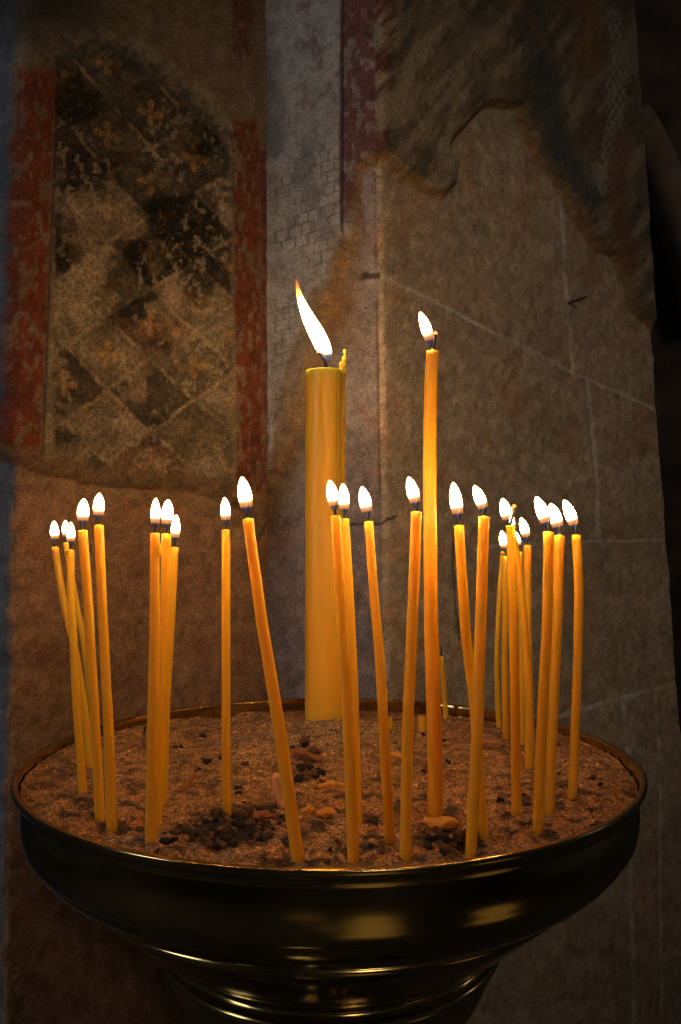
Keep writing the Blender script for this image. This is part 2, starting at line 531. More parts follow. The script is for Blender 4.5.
    def redband(xl, xr, y0, y1, c, k=.95):
        b = sstep(xl - 2, xl + 2, wx * .45 + px * .55) * (1 - sstep(xr - 2, xr + 2, wx * .45 + px * .55)) * sstep(y0 - 8, y0 + 8, wy) * (1 - sstep(y1 - 8, y1 + 8, wy))
        return b * k * (1 - worn_r), c
    lean = (py - 75) * -.040
    for (xl, xr, y0, y1, c) in [(20, 51, 74, 470, (.15, .032, .012)), (228, 254, 122, 520, (.135, .034, .015)), (254, 273, 150, 545, (.12, .034, .03)),
                                (230, 250, -60, 60, (.14, .05, .035))]:
        sft = lean if xl < 100 else (py - 250) * .012
        b = sstep(xl - 2, xl + 2, wx * .45 + px * .55 - sft) * (1 - sstep(xr - 2, xr + 2, wx * .45 + px * .55 - sft))
        b = b * sstep(y0 - 8, y0 + 8, wy) * (1 - sstep(y1 - 8, y1 + 8, wy)) * (face <= 2) * (1 - worn_r)
        mot = .55 + .8 * fbm(px / 3.5, py / 6, 3, 52)
        pl = pl * (1 - .95 * b[..., None]) + np.array(c)[None, None] * (mot * .95 * b)[..., None]
    pl = lerp(pl, (.035, .02, .015), line_mask(px - lean, py, [(53, 70), (53, 470)], 1.6, 1) * left * .7)
    pl = lerp(pl, (.33, .32, .33), line_mask(px - (py - 250) * .012, py, [(274.5, -40), (274.5, 520)], 1.6, 1) * .7 * (face <= 2))
    # middle face: grey whitewash, stepped brick outlines, stains
    gm = np.where(mid, 1.0, 0.0)
    bx = (px - 276) / 13.0; by = (py + .3 * (px - 300)) / 11.0
    row = np.floor(by); off = (row % 2) * .5
    cb = bx + off
    fbx = cb - np.floor(cb); fby = by - row
    brick = np.maximum(1 - sstep(.03, .09, np.minimum(fbx, 1 - fbx)), 1 - sstep(.03, .1, np.minimum(fby, 1 - fby)))
    brick = brick * sstep(.42, .58, fbm(px / 24 + 9, py / 24, 3, 61)) * sstep(95, 150, py) * (1 - sstep(480, 520, py)) * sstep(277, 283, px)
    pl = lerp(pl, (.11, .09, .075), brick * .7 * gm)
    blk = sstep(.55, .62, vnoise(cb * 1.0 + 50, row * .5, 63)) * sstep(130, 160, py) * (1 - sstep(250, 280, py)) * sstep(290, 300, px)
    pl = lerp(pl, (.12, .115, .115), blk * .55 * gm)
    gp = line_mask(wx, wy, [(268, 70), (272, 110), (278, 150)], 15, 8) * gm
    pl = lerp(pl, (.15, .15, .155), gp * .8)
    rs = sstep(.55, .7, fbm(px / 8, py / 10, 3, 65)) * (1 - sstep(100, 140, py)) * sstep(295, 310, px)
    pl = lerp(pl, (.17, .06, .05), rs * .5 * gm)
    # dark red border that wraps the corner
    rb = sstep(344, 348, wx * .4 + px * .6) * (1 - sstep(384, 390, wx * .4 + px * .6)) * (1 - sstep(215, 250, wy + (px - 350) * 2.2))
    pl = lerp(pl, (.115, .035, .03), rb * .9 * (1 - .7 * worn_r))
    pl = lerp(pl, (.02, .018, .02), line_mask(px, py, [(349, -60), (349, 235)], 1.6, 1) * .8)
    stain = line_mask(wx, wy, [(350, 250), (346, 300), (331, 345), (300, 430), (276, 490), (256, 541)], 11, 6) * gm
    pl = lerp(pl, (.20, .135, .075), stain * .85); base = base * (1 - .8 * stain[..., None]) + np.array([.20, .135, .075]) * .8 * stain[..., None]
    st2 = line_mask(wx, wy, [(338, 300), (330, 322)], 13, 9) * gm
    pl = lerp(pl, (.17, .085, .03), st2 * .8); base = base * (1 - .8 * st2[..., None]) + np.array([.17, .085, .03]) * .8 * st2[..., None]
    # right face: remains of painted drapery
    sw = fbm((px + .7 * py) / 12, (py - .7 * px) / 55, 4, 71)
    dr = np.where(right, 1.0, 0.0)
    pl = lerp(pl, (.29, .23, .155), sstep(.50, .66, sw) * .8 * dr)
    pl = lerp(pl, (.06, .055, .04), sstep(.45, .25, sw) * .7 * dr)
    pl = lerp(pl, (.05, .06, .065), line_mask(wx, wy, [(525, 20), (540, 100), (556, 160), (580, 195)], 14, 10) * .8 * dr)
    pl = lerp(pl, (.26, .135, .05), line_mask(wx, wy, [(578, 10), (586, 45), (582, 65)], 14, 9) * .7 * dr)
    pl = lerp(pl, (.21, .11, .05), line_mask(wx, wy, [(505, 0), (530, 35), (545, 62)], 6, 5) * .6 * dr)
    wl = line_mask(wx, wy, [(608, 20), (612, 80), (604, 150), (598, 190)], 9, 4) * dr
    lat = np.maximum(1 - sstep(.06, .2, np.abs(((px + py * .55) / 7) % 1 - .5)), 1 - sstep(.06, .2, np.abs(((px - py * .55) / 7) % 1 - .5)))
    pl = lerp(pl, (.36, .33, .26), wl * (.25 + .65 * lat))
    pl = lerp(pl, (.17, .07, .04), line_mask(wx, wy, [(612, 140), (608, 200), (622, 260)], 9, 5) * .7 * dr)
    # ---- combine, with the bare broken rim of the plaster
    onp = sstep(-1.0, 3.0, sd)
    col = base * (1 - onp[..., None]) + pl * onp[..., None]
    rimw = 3 + 10 * vnoise(px / 45, py / 45, 81) ** 2 + np.where((px > 240) & (px < 345) & (py > 290), 14, 0) + np.where(px < 240, 13, 0)
    rim = sstep(-4, 0, sd) * (1 - sstep(rimw - 3, rimw + 2, sd))
    rimc = np.array([.20, .12, .06])[None, None] * (0.75 + .5 * n_hi)[..., None]
    col = col * (1 - .7 * rim[..., None]) + rimc * .7 * rim[..., None]
    hgt = hgt + .015 * np.clip((sd + 1) / np.where(px < 240, 19, 7), 0, 1) ** np.where(px < 240, .8, .9) + .0015 * (n_mid - .5) * onp + .0012 * worn_r * onp
    return np.clip(col, 0.004, .8), hgt


def build_walls():
    faces_id = []
    Xs, Ys = [], []
    nrm = []
    us = []
    for k in range(len(CORN) - 1):
        n = COLS[k]
        for i in range(n + (1 if k == len(CORN) - 2 else 0)):
            us.append((k, i / n))
    nc = len(us)
    Z = zr[:, None] * np.ones((1, nc))
    X = np.zeros_like(Z); Y = np.zeros_like(Z); FI = np.zeros(Z.shape, int)
    NX = np.zeros(nc); NY = np.zeros(nc)

    def corner_x(k, z): return CORN[k][0] + (z - CORN[k][1]) * CORN[k][2]
    fn = []
    for k in range(len(CORN) - 1):
        dx = CORN[k + 1][0] - CORN[k][0]; dy = CORN[k + 1][3] - CORN[k][3]
        L = math.hypot(dx, dy); fn.append((dy / L, -dx / L))
    for j, (k, t) in enumerate(us):
        X[:, j] = corner_x(k, zr) * (1 - t) + corner_x(k + 1, zr) * t
        Y[:, j] = CORN[k][3] * (1 - t) + CORN[k + 1][3] * t
        FI[:, j] = k
        n = Vector((fn[k][0], fn[k][1]))
        if t < .04 and k > 0: n = n * (.5 + t / .08) + Vector(fn[k - 1]) * (.5 - t / .08)
        if t > .96 and k < len(fn) - 1: n = n * (.5 + (1 - t) / .08) + Vector(fn[k + 1]) * (.5 - (1 - t) / .08)
        n.normalize(); NX[j], NY[j] = n
    c, s = math.cos(PITCH), math.sin(PITCH)
    dz = Z - EYE
    dep = Y * c + dz * s; up = dz * c - Y * s
    PX = X / dep * FPX + W / 2; PY = H / 2 - up / dep * FPX
    colr, hg = paint_wall(PX, PY, FI)
    # worn, rounded corner arrises
    for k in (1, 3, 4):
        j0 = sum(COLS[:k])
        d = np.abs(np.arange(nc) - j0) * .0017
        hg = hg - (.006 * np.exp(-(d / .006) ** 2))[None, :] * (.4 + 1.2 * vnoise(PY / 18, PY * 0 + k, 91))
    X = X + NX[None, :] * hg; Y = Y + NY[None, :] * hg
    spans = [('wall_left', 0, sum(COLS[:2])), ('wall_back', sum(COLS[:2]), sum(COLS[:3])), ('wall_right', sum(COLS[:3]), nc - 1)]
    nr = len(zr)
    for name, j0, j1 in spans:
        w = j1 - j0 + 1
        co = np.stack([X[:, j0:j1 + 1], Y[:, j0:j1 + 1], Z[:, j0:j1 + 1]], -1).reshape(-1, 3).astype(np.float32)
        idx = np.arange(nr * w).reshape(nr, w)
        q = np.stack([idx[:-1, :-1], idx[:-1, 1:], idx[1:, 1:], idx[1:, :-1]], -1).reshape(-1, 4).astype(np.int32)
        me = bpy.data.meshes.new(name)
        me.vertices.add(len(co)); me.vertices.foreach_set('co', co.ravel())
        me.loops.add(q.size); me.loops.foreach_set('vertex_index', q.ravel())
        me.polygons.add(len(q)); me.polygons.foreach_set('loop_start', np.arange(0, q.size, 4, dtype=np.int32))
        me.update(calc_edges=True)
        me.polygons.foreach_set('use_smooth', np.ones(len(q), bool))
        a = me.attributes.new('paint', 'FLOAT_COLOR', 'POINT')
        cc = np.ones((len(co), 4), np.float32); cc[:, :3] = colr[:, j0:j1 + 1].reshape(-1, 3)
        a.data.foreach_set('color', cc.ravel())
        me.materials.append(M_WALL)
        me.validate()
        o = bpy.data.objects.new(name, me); COL.objects.link(o)
        o['kind'] = 'structure'


build_walls()

# floor and the dark church beyond the pillar
M_FLOOR = mat_simple('flagstones', (0.05, 0.042, 0.035), (0.13, 0.11, 0.09), 0.8, 12, .3, .004)
fl = link_mesh('floor', [(-3, -3, 0), (3, -3, 0), (3, 4.2, 0), (-3, 4.2, 0), (-3, -3, -.1), (3, -3, -.1), (3, 4.2, -.1), (-3, 4.2, -.1)],
               [(0, 1, 2, 3), (7, 6, 5, 4), (0, 4, 5, 1), (1, 5, 6, 2), (2, 6, 7, 3), (3, 7, 4, 0)], M_FLOOR, smooth=False)
fl['kind'] = 'structure'
M_FAR = mat_simple('dark_far_plaster', (0.035, 0.024, 0.018), (0.11, 0.075, 0.055), 0.9, 7, .3, .004)
fw = link_mesh('wall_far', [(-3, 3.6, 0), (3, 3.6, 0), (3, 3.6, 5), (-3, 3.6, 5), (-3, 3.8, 0), (3, 3.8, 0), (3, 3.8, 5), (-3, 3.8, 5)],
               [(0, 1, 2, 3), (7, 6, 5, 4), (0, 4, 5, 1), (1, 5, 6, 2), (2, 6, 7, 3), (3, 7, 4, 0)], M_FAR, smooth=False)
fw['kind'] = 'structure'
# curved arch rib on the far wall, at the upper right
pts = [(632, 118), (650, 150), (668, 195), (690, 262), (705, 330)]
P = [at_depth(x, y, 3.5) for x, y in pts]
V, F, T = tube(catmull(P, 24), [.085] * 25, 12)
ar = link_mesh('trim_1', V, F, mat_simple('arch_plaster', (0.14, 0.095, 0.065), (0.28, 0.2, 0.14), .9, 9)); ar['kind'] = 'structure'

# ------------------------------------------------------------------ candle stand
stand = thing('candle_stand', 'round footed brass bowl stand filled with sand and candles', 'candle stand', (BX, BY, 0))
outer = [(.2460, .0002), (.2466, .0006), (.2482, .0007), (.2500, .0006), (.2508, -.0001), (.2507, -.0022), (.2490, -.0050), (.2465, -.0068), (.2447, -.013), (.2442, -.024), (.2418, -.040), (.2345, -.054), (.222, -.066),
         (.2105, -.0720), (.2065, -.0735), (.2075, -.0760), (.2065, -.0790), (.2010, -.0810), (.1975, -.085), (.190, -.093), (.170, -.111), (.150, -.127), (.137, -.135), (.1335, -.140),
         (.1360, -.1435), (.1400, -.146), (.1400, -.150), (.1360, -.154), (.1335, -.160), (.1285, -.174), (.1180, -.192), (.102, -.212), (.082, -.230), (.058, -.247), (.042, -.262)]
op = smooth_prof(outer, 4)
inner = smooth_prof([(.2460, .0002), (.2454, -.0015), (.2449, -.008), (.2449, -.032), (.238, -.048), (.21, -.061), (.15, -.085), (.08, -.10), (.0005, -.105)], 4)
prof = list(reversed(inner)) + op[1:] + [(.0005, -.262)]
V, F = lathe([(r, RIM + z) for r, z in prof], 160, BX, BY)
F = [tuple(reversed(f)) for f in F]
link_mesh('bowl', V, F, M_BRASS, stand)
stem = smooth_prof([(.0005, -.2615), (.04, -.2615), (.041, -.27), (.030, -.285), (.026, -.33), (.034, -.36), (.048, -.378), (.050, -.39), (.046, -.402), (.032, -.42), (.026, -.46), (.024, -.60), (.028, -.76), (.036, -.83), (.05, -.85), (.0005, -.852)], 4)
V, F = lathe([(r, RIM + z) for r, z in stem], 64, BX, BY)
link_mesh('stem', V, [tuple(reversed(f)) for f in F], M_BRASS, stand)
foot = smooth_prof([(.0005, -.85), (.05, -.852), (.055, -.87), (.08, -.90), (.13, -.925), (.155, -.94), (.165, -.955), (.168, -.985), (.172, -.9995), (.0005, -1.0)], 4)
V, F = lathe([(r, max(0.0, RIM + z)) for r, z in foot], 96, BX, BY)
link_mesh('foot', V, [tuple(reversed(f)) for f in F], M_BRASS, stand)

# ------------------------------------------------------------------ sand
BIGX, BIGY = None, None
bc = at_height(325, 721.5, RIM - .0035)
BIGX, BIGY = bc.x, bc.y + .0205


def sand_h(x, y):
    x = np.asarray(x, float); y = np.asarray(y, float)
    r = np.hypot(x - BX, y - BY)
    h = RIM - .0135 + .012 * np.exp(-((x - BIGX - .01) ** 2 + (y - BIGY + .05) ** 2) / .085 ** 2)
    h = h + .0065 * sstep(.10, .22, np.abs(x - BX))
    h = h + .007 * (fbm(x * 38 + 5, y * 38 + 2, 3, 101) - .5)
    front = sstep(.66, .50, y)
    h = h + (.010 * (fbm(x * 95, y * 95, 3, 103) - .45)) * (.25 + .75 * front)
    h = h + .0035 * front
    h = h + .0022 * (fbm(x * 420, y * 420, 2, 104) - .5)
    return h


def build_sand():
    nr, ns = 170, 620
    rr = np.linspace(0, 1, nr) ** .9 * .2438
    th = np.linspace(0, 2 * np.pi, ns, endpoint=False)
    R, T = np.meshgrid(rr, th, indexing='ij')
    X = BX + R * np.cos(T); Y = BY + R * np.sin(T)
    Zs = sand_h(X, Y)
    # paint: clean grey-beige sand behind, wax-soaked reddish sand in front, soot
    c = np.zeros(X.shape + (3,)); c[:] = (.39, .19, .07)
    c = c * (0.7 + .6 * fbm(X * 60, Y * 60, 4, 111))[..., None]
    c = lerp(c, (.40, .25, .13), np.exp(-((X - BIGX - .01) ** 2 + (Y - BIGY + .05) ** 2) / .07 ** 2) * .8)
    wax = sstep(.42, .62, fbm(X * 40 + 3, Y * 40, 4, 112)) * sstep(.70, .56, Y)
    wax = np.maximum(wax, sstep(.5, .6, fbm(X * 30, Y * 30, 3, 116)) * sstep(.03, .12, X) * .8)
    c = lerp(c, (.40, .16, .055), wax * .75)
    ash = sstep(.52, .66, fbm(X * 55 + 9, Y * 55, 3, 113)) * sstep(.60, .52, Y)
    c = lerp(c, (.36, .25, .18), ash * .5)
    soot = sstep(.55, .68, fbm(X * 90, Y * 90, 4, 114)) * (.45 + .55 * sstep(.75, .55, Y))
    c = lerp(c, (.03, .02, .016), soot * .85)
    for (px, py, w, k) in [(235, 828, .030, 1.0), (270, 812, .022, .9), (205, 838, .02, .8), (262, 840, .02, .8), (455, 842, .022, .9), (440, 850, .016, .7), (310, 765, .016, .6), (300, 775, .014, .6), (370, 820, .008, .8)]:
        p = at_height(px, py, RIM - .012)
        d = np.hypot(X - p.x, (Y - p.y) * .8)
        b = np.exp(-(d / w) ** 2) * k * sstep(.30, .55, fbm(X * 130, Y * 130, 3, 115))
        c = lerp(c, (.018, .013, .011), np.clip(b * 1.35, 0, .95))
    co = np.stack([X, Y, Zs], -1).reshape(-1, 3)
    bot = co.copy()
    V = co.tolist()
    F = []
    for i in range(nr - 1):
        a = i * ns; b = (i + 1) * ns
        for k in range(ns):
            k2 = (k + 1) % ns
            if i == 0:
                F.append((a, b + k, b + k2))
            else:
                F.append((a + k, b + k, b + k2, a + k2))
    me = bpy.data.meshes.new('sand')
    me.from_pydata(V, [], F)
    me.polygons.foreach_set('use_smooth', [True] * len(me.polygons))
    a = me.attributes.new('paint', 'FLOAT_COLOR', 'POINT')
    cc = np.ones((len(V), 4), np.float32); cc[:, :3] = c.reshape(-1, 3)
    a.data.foreach_set('color', cc.ravel())
    me.materials.append(M_SAND)
    o = bpy.data.objects.new('sand', me); COL.objects.link(o)
    tag(o, 'coarse brown sand filling the brass bowl around the candles', 'sand', kind='stuff')


build_sand()


def on_sand(px, py):
    z = RIM - .013
    for _ in range(12):
        p = at_height(px, py, z)
        z = float(sand_h(np.array([p.x]), np.array([p.y]))[0])
    return at_height(px, py, z)


# ------------------------------------------------------------------ flames, candles
def flame_mesh(base, tip, width, parent, mat, bulge=0.52, bend=0.0, n=22, seg=16, sharp=1.0):
    ax = tip - base
    side = Vector((ax.z, 0, -ax.x)).normalized()
    path, rad = [], []
    for i in range(n + 1):
        t = i / n
        t = 0.5 - 0.5 * math.cos(math.pi * t) if 0 < i < n else t
        p = base + ax * t + side * bend * math.sin(math.pi * t)
        a = math.log(.5) / math.log(bulge)
        r = math.sin(math.pi * min(max(t ** a, 0), 1)) ** (0.62 if t < bulge else 0.68 * sharp)
        path.append(p); rad.append(max(r, .015) * width / 2)
    V, F, T = tube(path, rad, seg)
    L = ax.length
    k0 = int(n * .34)
    V2, F2, T2 = tube([p + ax * .018 * (i - n * .3) / n for i, p in enumerate(path)][k0:], [r + .00055 for r in rad[k0:-1]] + [.0003], seg)
    nv = len(V); V = V + V2; F = F + [tuple(a + nv for a in f) for f in F2]
    hts = [min(1, max(0, (v - base).dot(ax) / (L * L))) for v in V]
    return link_mesh('flame', V, F, mat, parent, attrs={'height': hts, 'mantle': [0.0] * nv + [1.0] * len(V2)})


def candle(label, pts, w0, w1, fl, wick_px=None, group='thin lit beeswax candles', lean=0.0, name='taper_candle', depth=None, flame_scale=1.0, wside=0.0, ember=None, bead=None):
    """pts: pixel path from the top of the wax down to the sand; w0/w1: width at the top and the foot; fl: (tip x, tip y, foot x, foot y, width)"""
    b = on_sand(*pts[-1])
    Y = depth or b.y
    if depth: b = at_depth(pts[-1][0], pts[-1][1], Y); b.z = float(sand_h(np.array([b.x]), np.array([b.y]))[0])
    root = thing(name, label, 'candle', (b.x, b.y, b.z), group)
    top = Vector(at_depth(*pts[0], Y)); hz = top.z - b.z

    def P(px, py):
        p = at_depth(px, py, Y)
        f = (p.z - b.z) / hz
        return at_depth(px, py, Y + lean * f)
    K = [P(*p) for p in pts]
    dn = (K[-1] - K[-2]).normalized()
    K.append(K[-1] + dn * .022)
    path = catmull(list(reversed(K)), 46)
    n = len(path)
    sc = Y / FPX
    rad = [(w1 + (w0 - w1) * (i / (n - 1))) / 2 * sc for i in range(n)]
    # shoulder and nipple at the wick
    d = (path[-1] - path[-2]).normalized()
    r0 = rad[-1]; t0 = path[-1]
    for (h, k) in ((.48, .985), (.60, .88), (.63, .5), (.72, .28), (1.1, .2)):
        path.append(t0 + d * r0 * (h - .55)); rad.append(r0 * k)
    sd = random.random() * 9
    V, F, T = tube(path, rad, 18, wob=lambda t, th: 1 + .03 * math.sin(th * 2 + sd + t * 5) + .02 * math.sin(th + t * 23 + sd) + .012 * math.sin(t * 90 + sd))
    link_mesh('wax', V, F, M_WAX, root)
    # wick, bent over into the flame
    wt = t0 + d * r0 * .2
    L = (3.0 if fl else 3.2) * max(r0, .0033)
    off = Vector(((wside if wside else (.25 if fl and fl[0] < fl[2] - 4 else .1)), 0, 1)).normalized()
    wp = catmull([wt, wt + d * L * .4, wt + d * L * .55 + off * L * .45], 8)
    V, F, T = tube(wp, [.0009] * 6 + [.0009, .0009, .0006], 8)
    if not ember: link_mesh('wick', V, F, M_WICK, root)
    if ember:
        e0 = P(*ember); wp = catmull([wt, wt.lerp(e0, .6) + Vector((.0004, 0, 0)), e0], 8)
        V, F, T = tube(wp, [.0010] * 9, 8)
        wk = link_mesh('wick', V, F, M_WICK, root)
        V, F, T = tube([e0 - Vector((0, 0, .0010)), e0, e0 + Vector((.0002, 0, .0012))], [.0013, .0015, .0006], 8)
        link_mesh('ember', V, F, M_EMBER, wk)
    if bead:
        q = P(*bead)
        V, F, T = tube([q + Vector((0, -.001, .006)), q + Vector((0, -.001, .002)), q + Vector((.0003, -.001, -.001)), q + Vector((0, -.001, -.003))], [.0008, .0016, .0019, .0006], 8)
        link_mesh('wax_drip', V, F, M_WAX, root)
    if fl:
        tx, ty, fx, fy, fw = fl
        f = (P(fx, fy)); tp = P(tx, ty)
        flame_mesh(f, tp, fw * sc * flame_scale * .86, root, M_FLAME, bend=(tp.x - f.x) * -.08)
    return root


CANDLES = [
    # label, path, top width, foot width, flame, lean
    ('thin lit candle at the far left edge of the bowl, outermost flame', [(55.1, 547.3), (64.6, 607), (75, 650), (85.5, 717.6), (90.3, 767)], 7, 7.2, (54, 521, 55, 544, 9.3), 0),
    ('short lit candle half hidden behind its neighbours in the left cluster', [(66, 543), (77, 608), (80.8, 623.5), (85.5, 653), (90, 690), (97, 752)], 5.8, 7, (65.3, 520.4, 66.2, 541, 8.2), 0),
    ('lit candle in the left cluster standing before two thin ones that cross behind it', [(70.3, 550), (71.2, 607), (72.6, 623.5), (75.3, 682), (77.4, 717.6), (83, 792)], 7.8, 8.6, (70.6, 522, 70.9, 547, 9), 0),
    ('lit candle second from the right in the left cluster', [(82.7, 530.6), (88.3, 607.6), (92.4, 682), (94.8, 717.6), (100, 820)], 9.3, 10, (83.8, 498.5, 82.7, 527, 13), 0),
    ('rightmost and tallest lit candle of the left cluster', [(98.8, 525.3), (102.4, 607.6), (106, 682), (108, 717.6), (111.8, 829)], 9.4, 10.6, (99.4, 493, 98.2, 521.5, 12.3), 0),
    ('leftmost candle of the close trio standing left of centre, wax bead on its side', [(154.9, 533.5), (154.7, 607.5), (154.1, 659), (153, 717.5), (151, 843)], 9.2, 12, (155.9, 498, 155, 530.5, 10.6), 0),
    ('middle candle of the close trio standing left of centre', [(166.4, 534), (164.7, 607.5), (161.9, 659), (160, 717.5), (157, 826)], 9.2, 10.2, (168.2, 499.4, 166.8, 531, 13.6), 0),
    ('right and shortest candle of the close trio standing left of centre', [(174.4, 547.6), (171.7, 607.5), (168.8, 659), (165.6, 717.5), (162.8, 806)], 8, 8.8, (176.4, 514.7, 174.8, 544, 10), 0),
    ('upright lit candle standing alone between the trio and the leaning candle', [(226, 530), (226, 620), (226, 740), (227, 812)], 8.3, 8.6, (224.7, 497.3, 226, 526.5, 11), 0),
    ('lit candle leaning strongly left, in front of the thick candle', [(248, 519), (254.5, 568), (261.7, 620), (281, 740), (298.3, 861)], 11, 13, (241.8, 476.7, 247.3, 516, 15.6), 0),
    ('front candle of the pair burning before the thick candle', [(335.5, 516), (341, 608), (345.5, 680), (349, 740), (353.5, 862)], 9.6, 13, (329.5, 480.3, 335.2, 513, 13), 0),
    ('rear candle of the pair, its flame at the right edge of the thick candle', [(345, 519), (350, 608), (352.4, 661.7), (355, 733.6), (357.5, 826)], 8.4, 10.5, (343, 483.4, 344.5, 516.5, 12), 0),
    ('slightly bent lit candle standing just right of the thick candle', [(368.6, 521.8), (374.8, 603.6), (380, 661.7), (384, 733.6), (390.2, 842)], 9.3, 10.4, (361.8, 486.4, 368, 519, 13.5), 0),
    ('lit candle close on the left side of the tallest thin candle', [(416.5, 512), (412.8, 607.7), (410.5, 661.7), (407.7, 733.6), (405, 859.5)], 10.5, 11.8, (408.3, 476.8, 416.8, 510, 13.4), 0),
    ('lit candle right of the tallest one, leaning left and crossing its neighbour', [(458.8, 525.7), (465.4, 627.4), (473, 694), (477, 745), (483.5, 838)], 9.6, 10.4, (453, 482.2, 458.6, 523, 14), 0),
    ('lit candle leaning right, crossing in front of its neighbour', [(484, 517), (480.4, 627.4), (477.8, 717.5), (474.5, 785), (470.5, 855)], 10.8, 11.6, (474, 485.3, 485.2, 515, 12.6), 0),
    ('thin bowed candle at the far back, leftmost of the right-hand cluster', [(503.2, 552), (499.4, 595), (497, 644.6), (497, 685), (499, 727.5)], 5, 5.6, (501.8, 534, 503.2, 550, 6.5), 0),
    ('short straight candle at the back of the right-hand cluster, by the bowed one', [(505.6, 556.5), (505.2, 620), (504.8, 670), (506.3, 738.6)], 6.6, 6.8, (501.6, 530.6, 505, 553, 9), 0),
    ('tallest candle at the left of the right-hand cluster, bright flame blown left', [(510.6, 526), (513.3, 625), (515.5, 741), (516.4, 815)], 9, 10.2, (502.3, 498.2, 508.5, 526, 12.5), 0),
    ('candle leaning left behind the front one, its top hidden in the right-hand cluster', [(513, 536), (518.5, 573), (525.5, 647), (529, 700), (529, 768)], 8, 8.6, (511, 512, 512.8, 533, 6), 0),
    ('thin candle glimpsed at the back of the right-hand cluster between two taller ones', [(519.6, 552), (521, 600), (522, 660), (522.5, 744)], 5.4, 5.8, (515.2, 531.6, 519.2, 549.5, 7), 0),
    ('straight candle in the middle of the right-hand cluster, flame lower than its neighbours', [(527.4, 545.7), (528, 627), (529, 680), (530.5, 750)], 7.2, 7.6, (521, 517.5, 527.4, 542.5, 10), 0),
    ('front candle of the right-hand pair, flame blown left', [(548.6, 532), (547, 622.7), (543.4, 694), (540.6, 752.7), (537.5, 831.6)], 10, 10.6, (535.9, 496.6, 548.2, 530, 14), 0),
    ('second candle of the right-hand pair, flame touching the one beside it', [(559.4, 535.8), (557, 622.7), (554, 694), (551.4, 752.7), (549, 813)], 10, 9.8, (550.4, 503.4, 559.4, 533.5, 14), 0),
    ('rightmost lit candle in the bowl, slightly bowed, standing apart', [(576.3, 535), (578.6, 587.5), (578.4, 625), (577, 682), (574.3, 752.7), (572, 797.6)], 8.6, 9.2, (563.8, 499.8, 576, 532, 12.4), 0),
]
for (lab, pts, w0, w1, fl, lean) in CANDLES:
    candle(lab, pts, w0, w1, fl, lean=lean, ember=(514, 506) if lab.startswith('tallest candle at the left') else None, bead=(159.2, 552) if 'bead' in lab else None)

candle('tallest thin candle, fat toward its foot, flame high above all other thin candles', [(432.8, 351.5), (430.4, 388), (429.8, 470), (430.6, 607), (432.3, 661.7), (434.2, 733.6), (435.4, 816)],
       12.0, 16.2, (419.8, 312, 431.6, 348, 12), group=None, ember=(435.3, 333))

# burnt-out stumps standing at the back
candle('burnt out thin candle stump with black wick, leaning at the back rim', [(441.6, 656.5), (444, 690), (446, 719)], 4.6, 5.6, None, group=None, name='candle_stump')
candle('tiny unlit stump with upright wick, near the foot of the tallest thin candle', [(421.5, 716), (422, 731)], 7.6, 8, None, group=None, name='candle_stump')
candle('tiny unlit stump with upright wick, right of the thick candle', [(389, 717), (390, 728)], 6, 6.4, None, group=None, name='candle_stump')


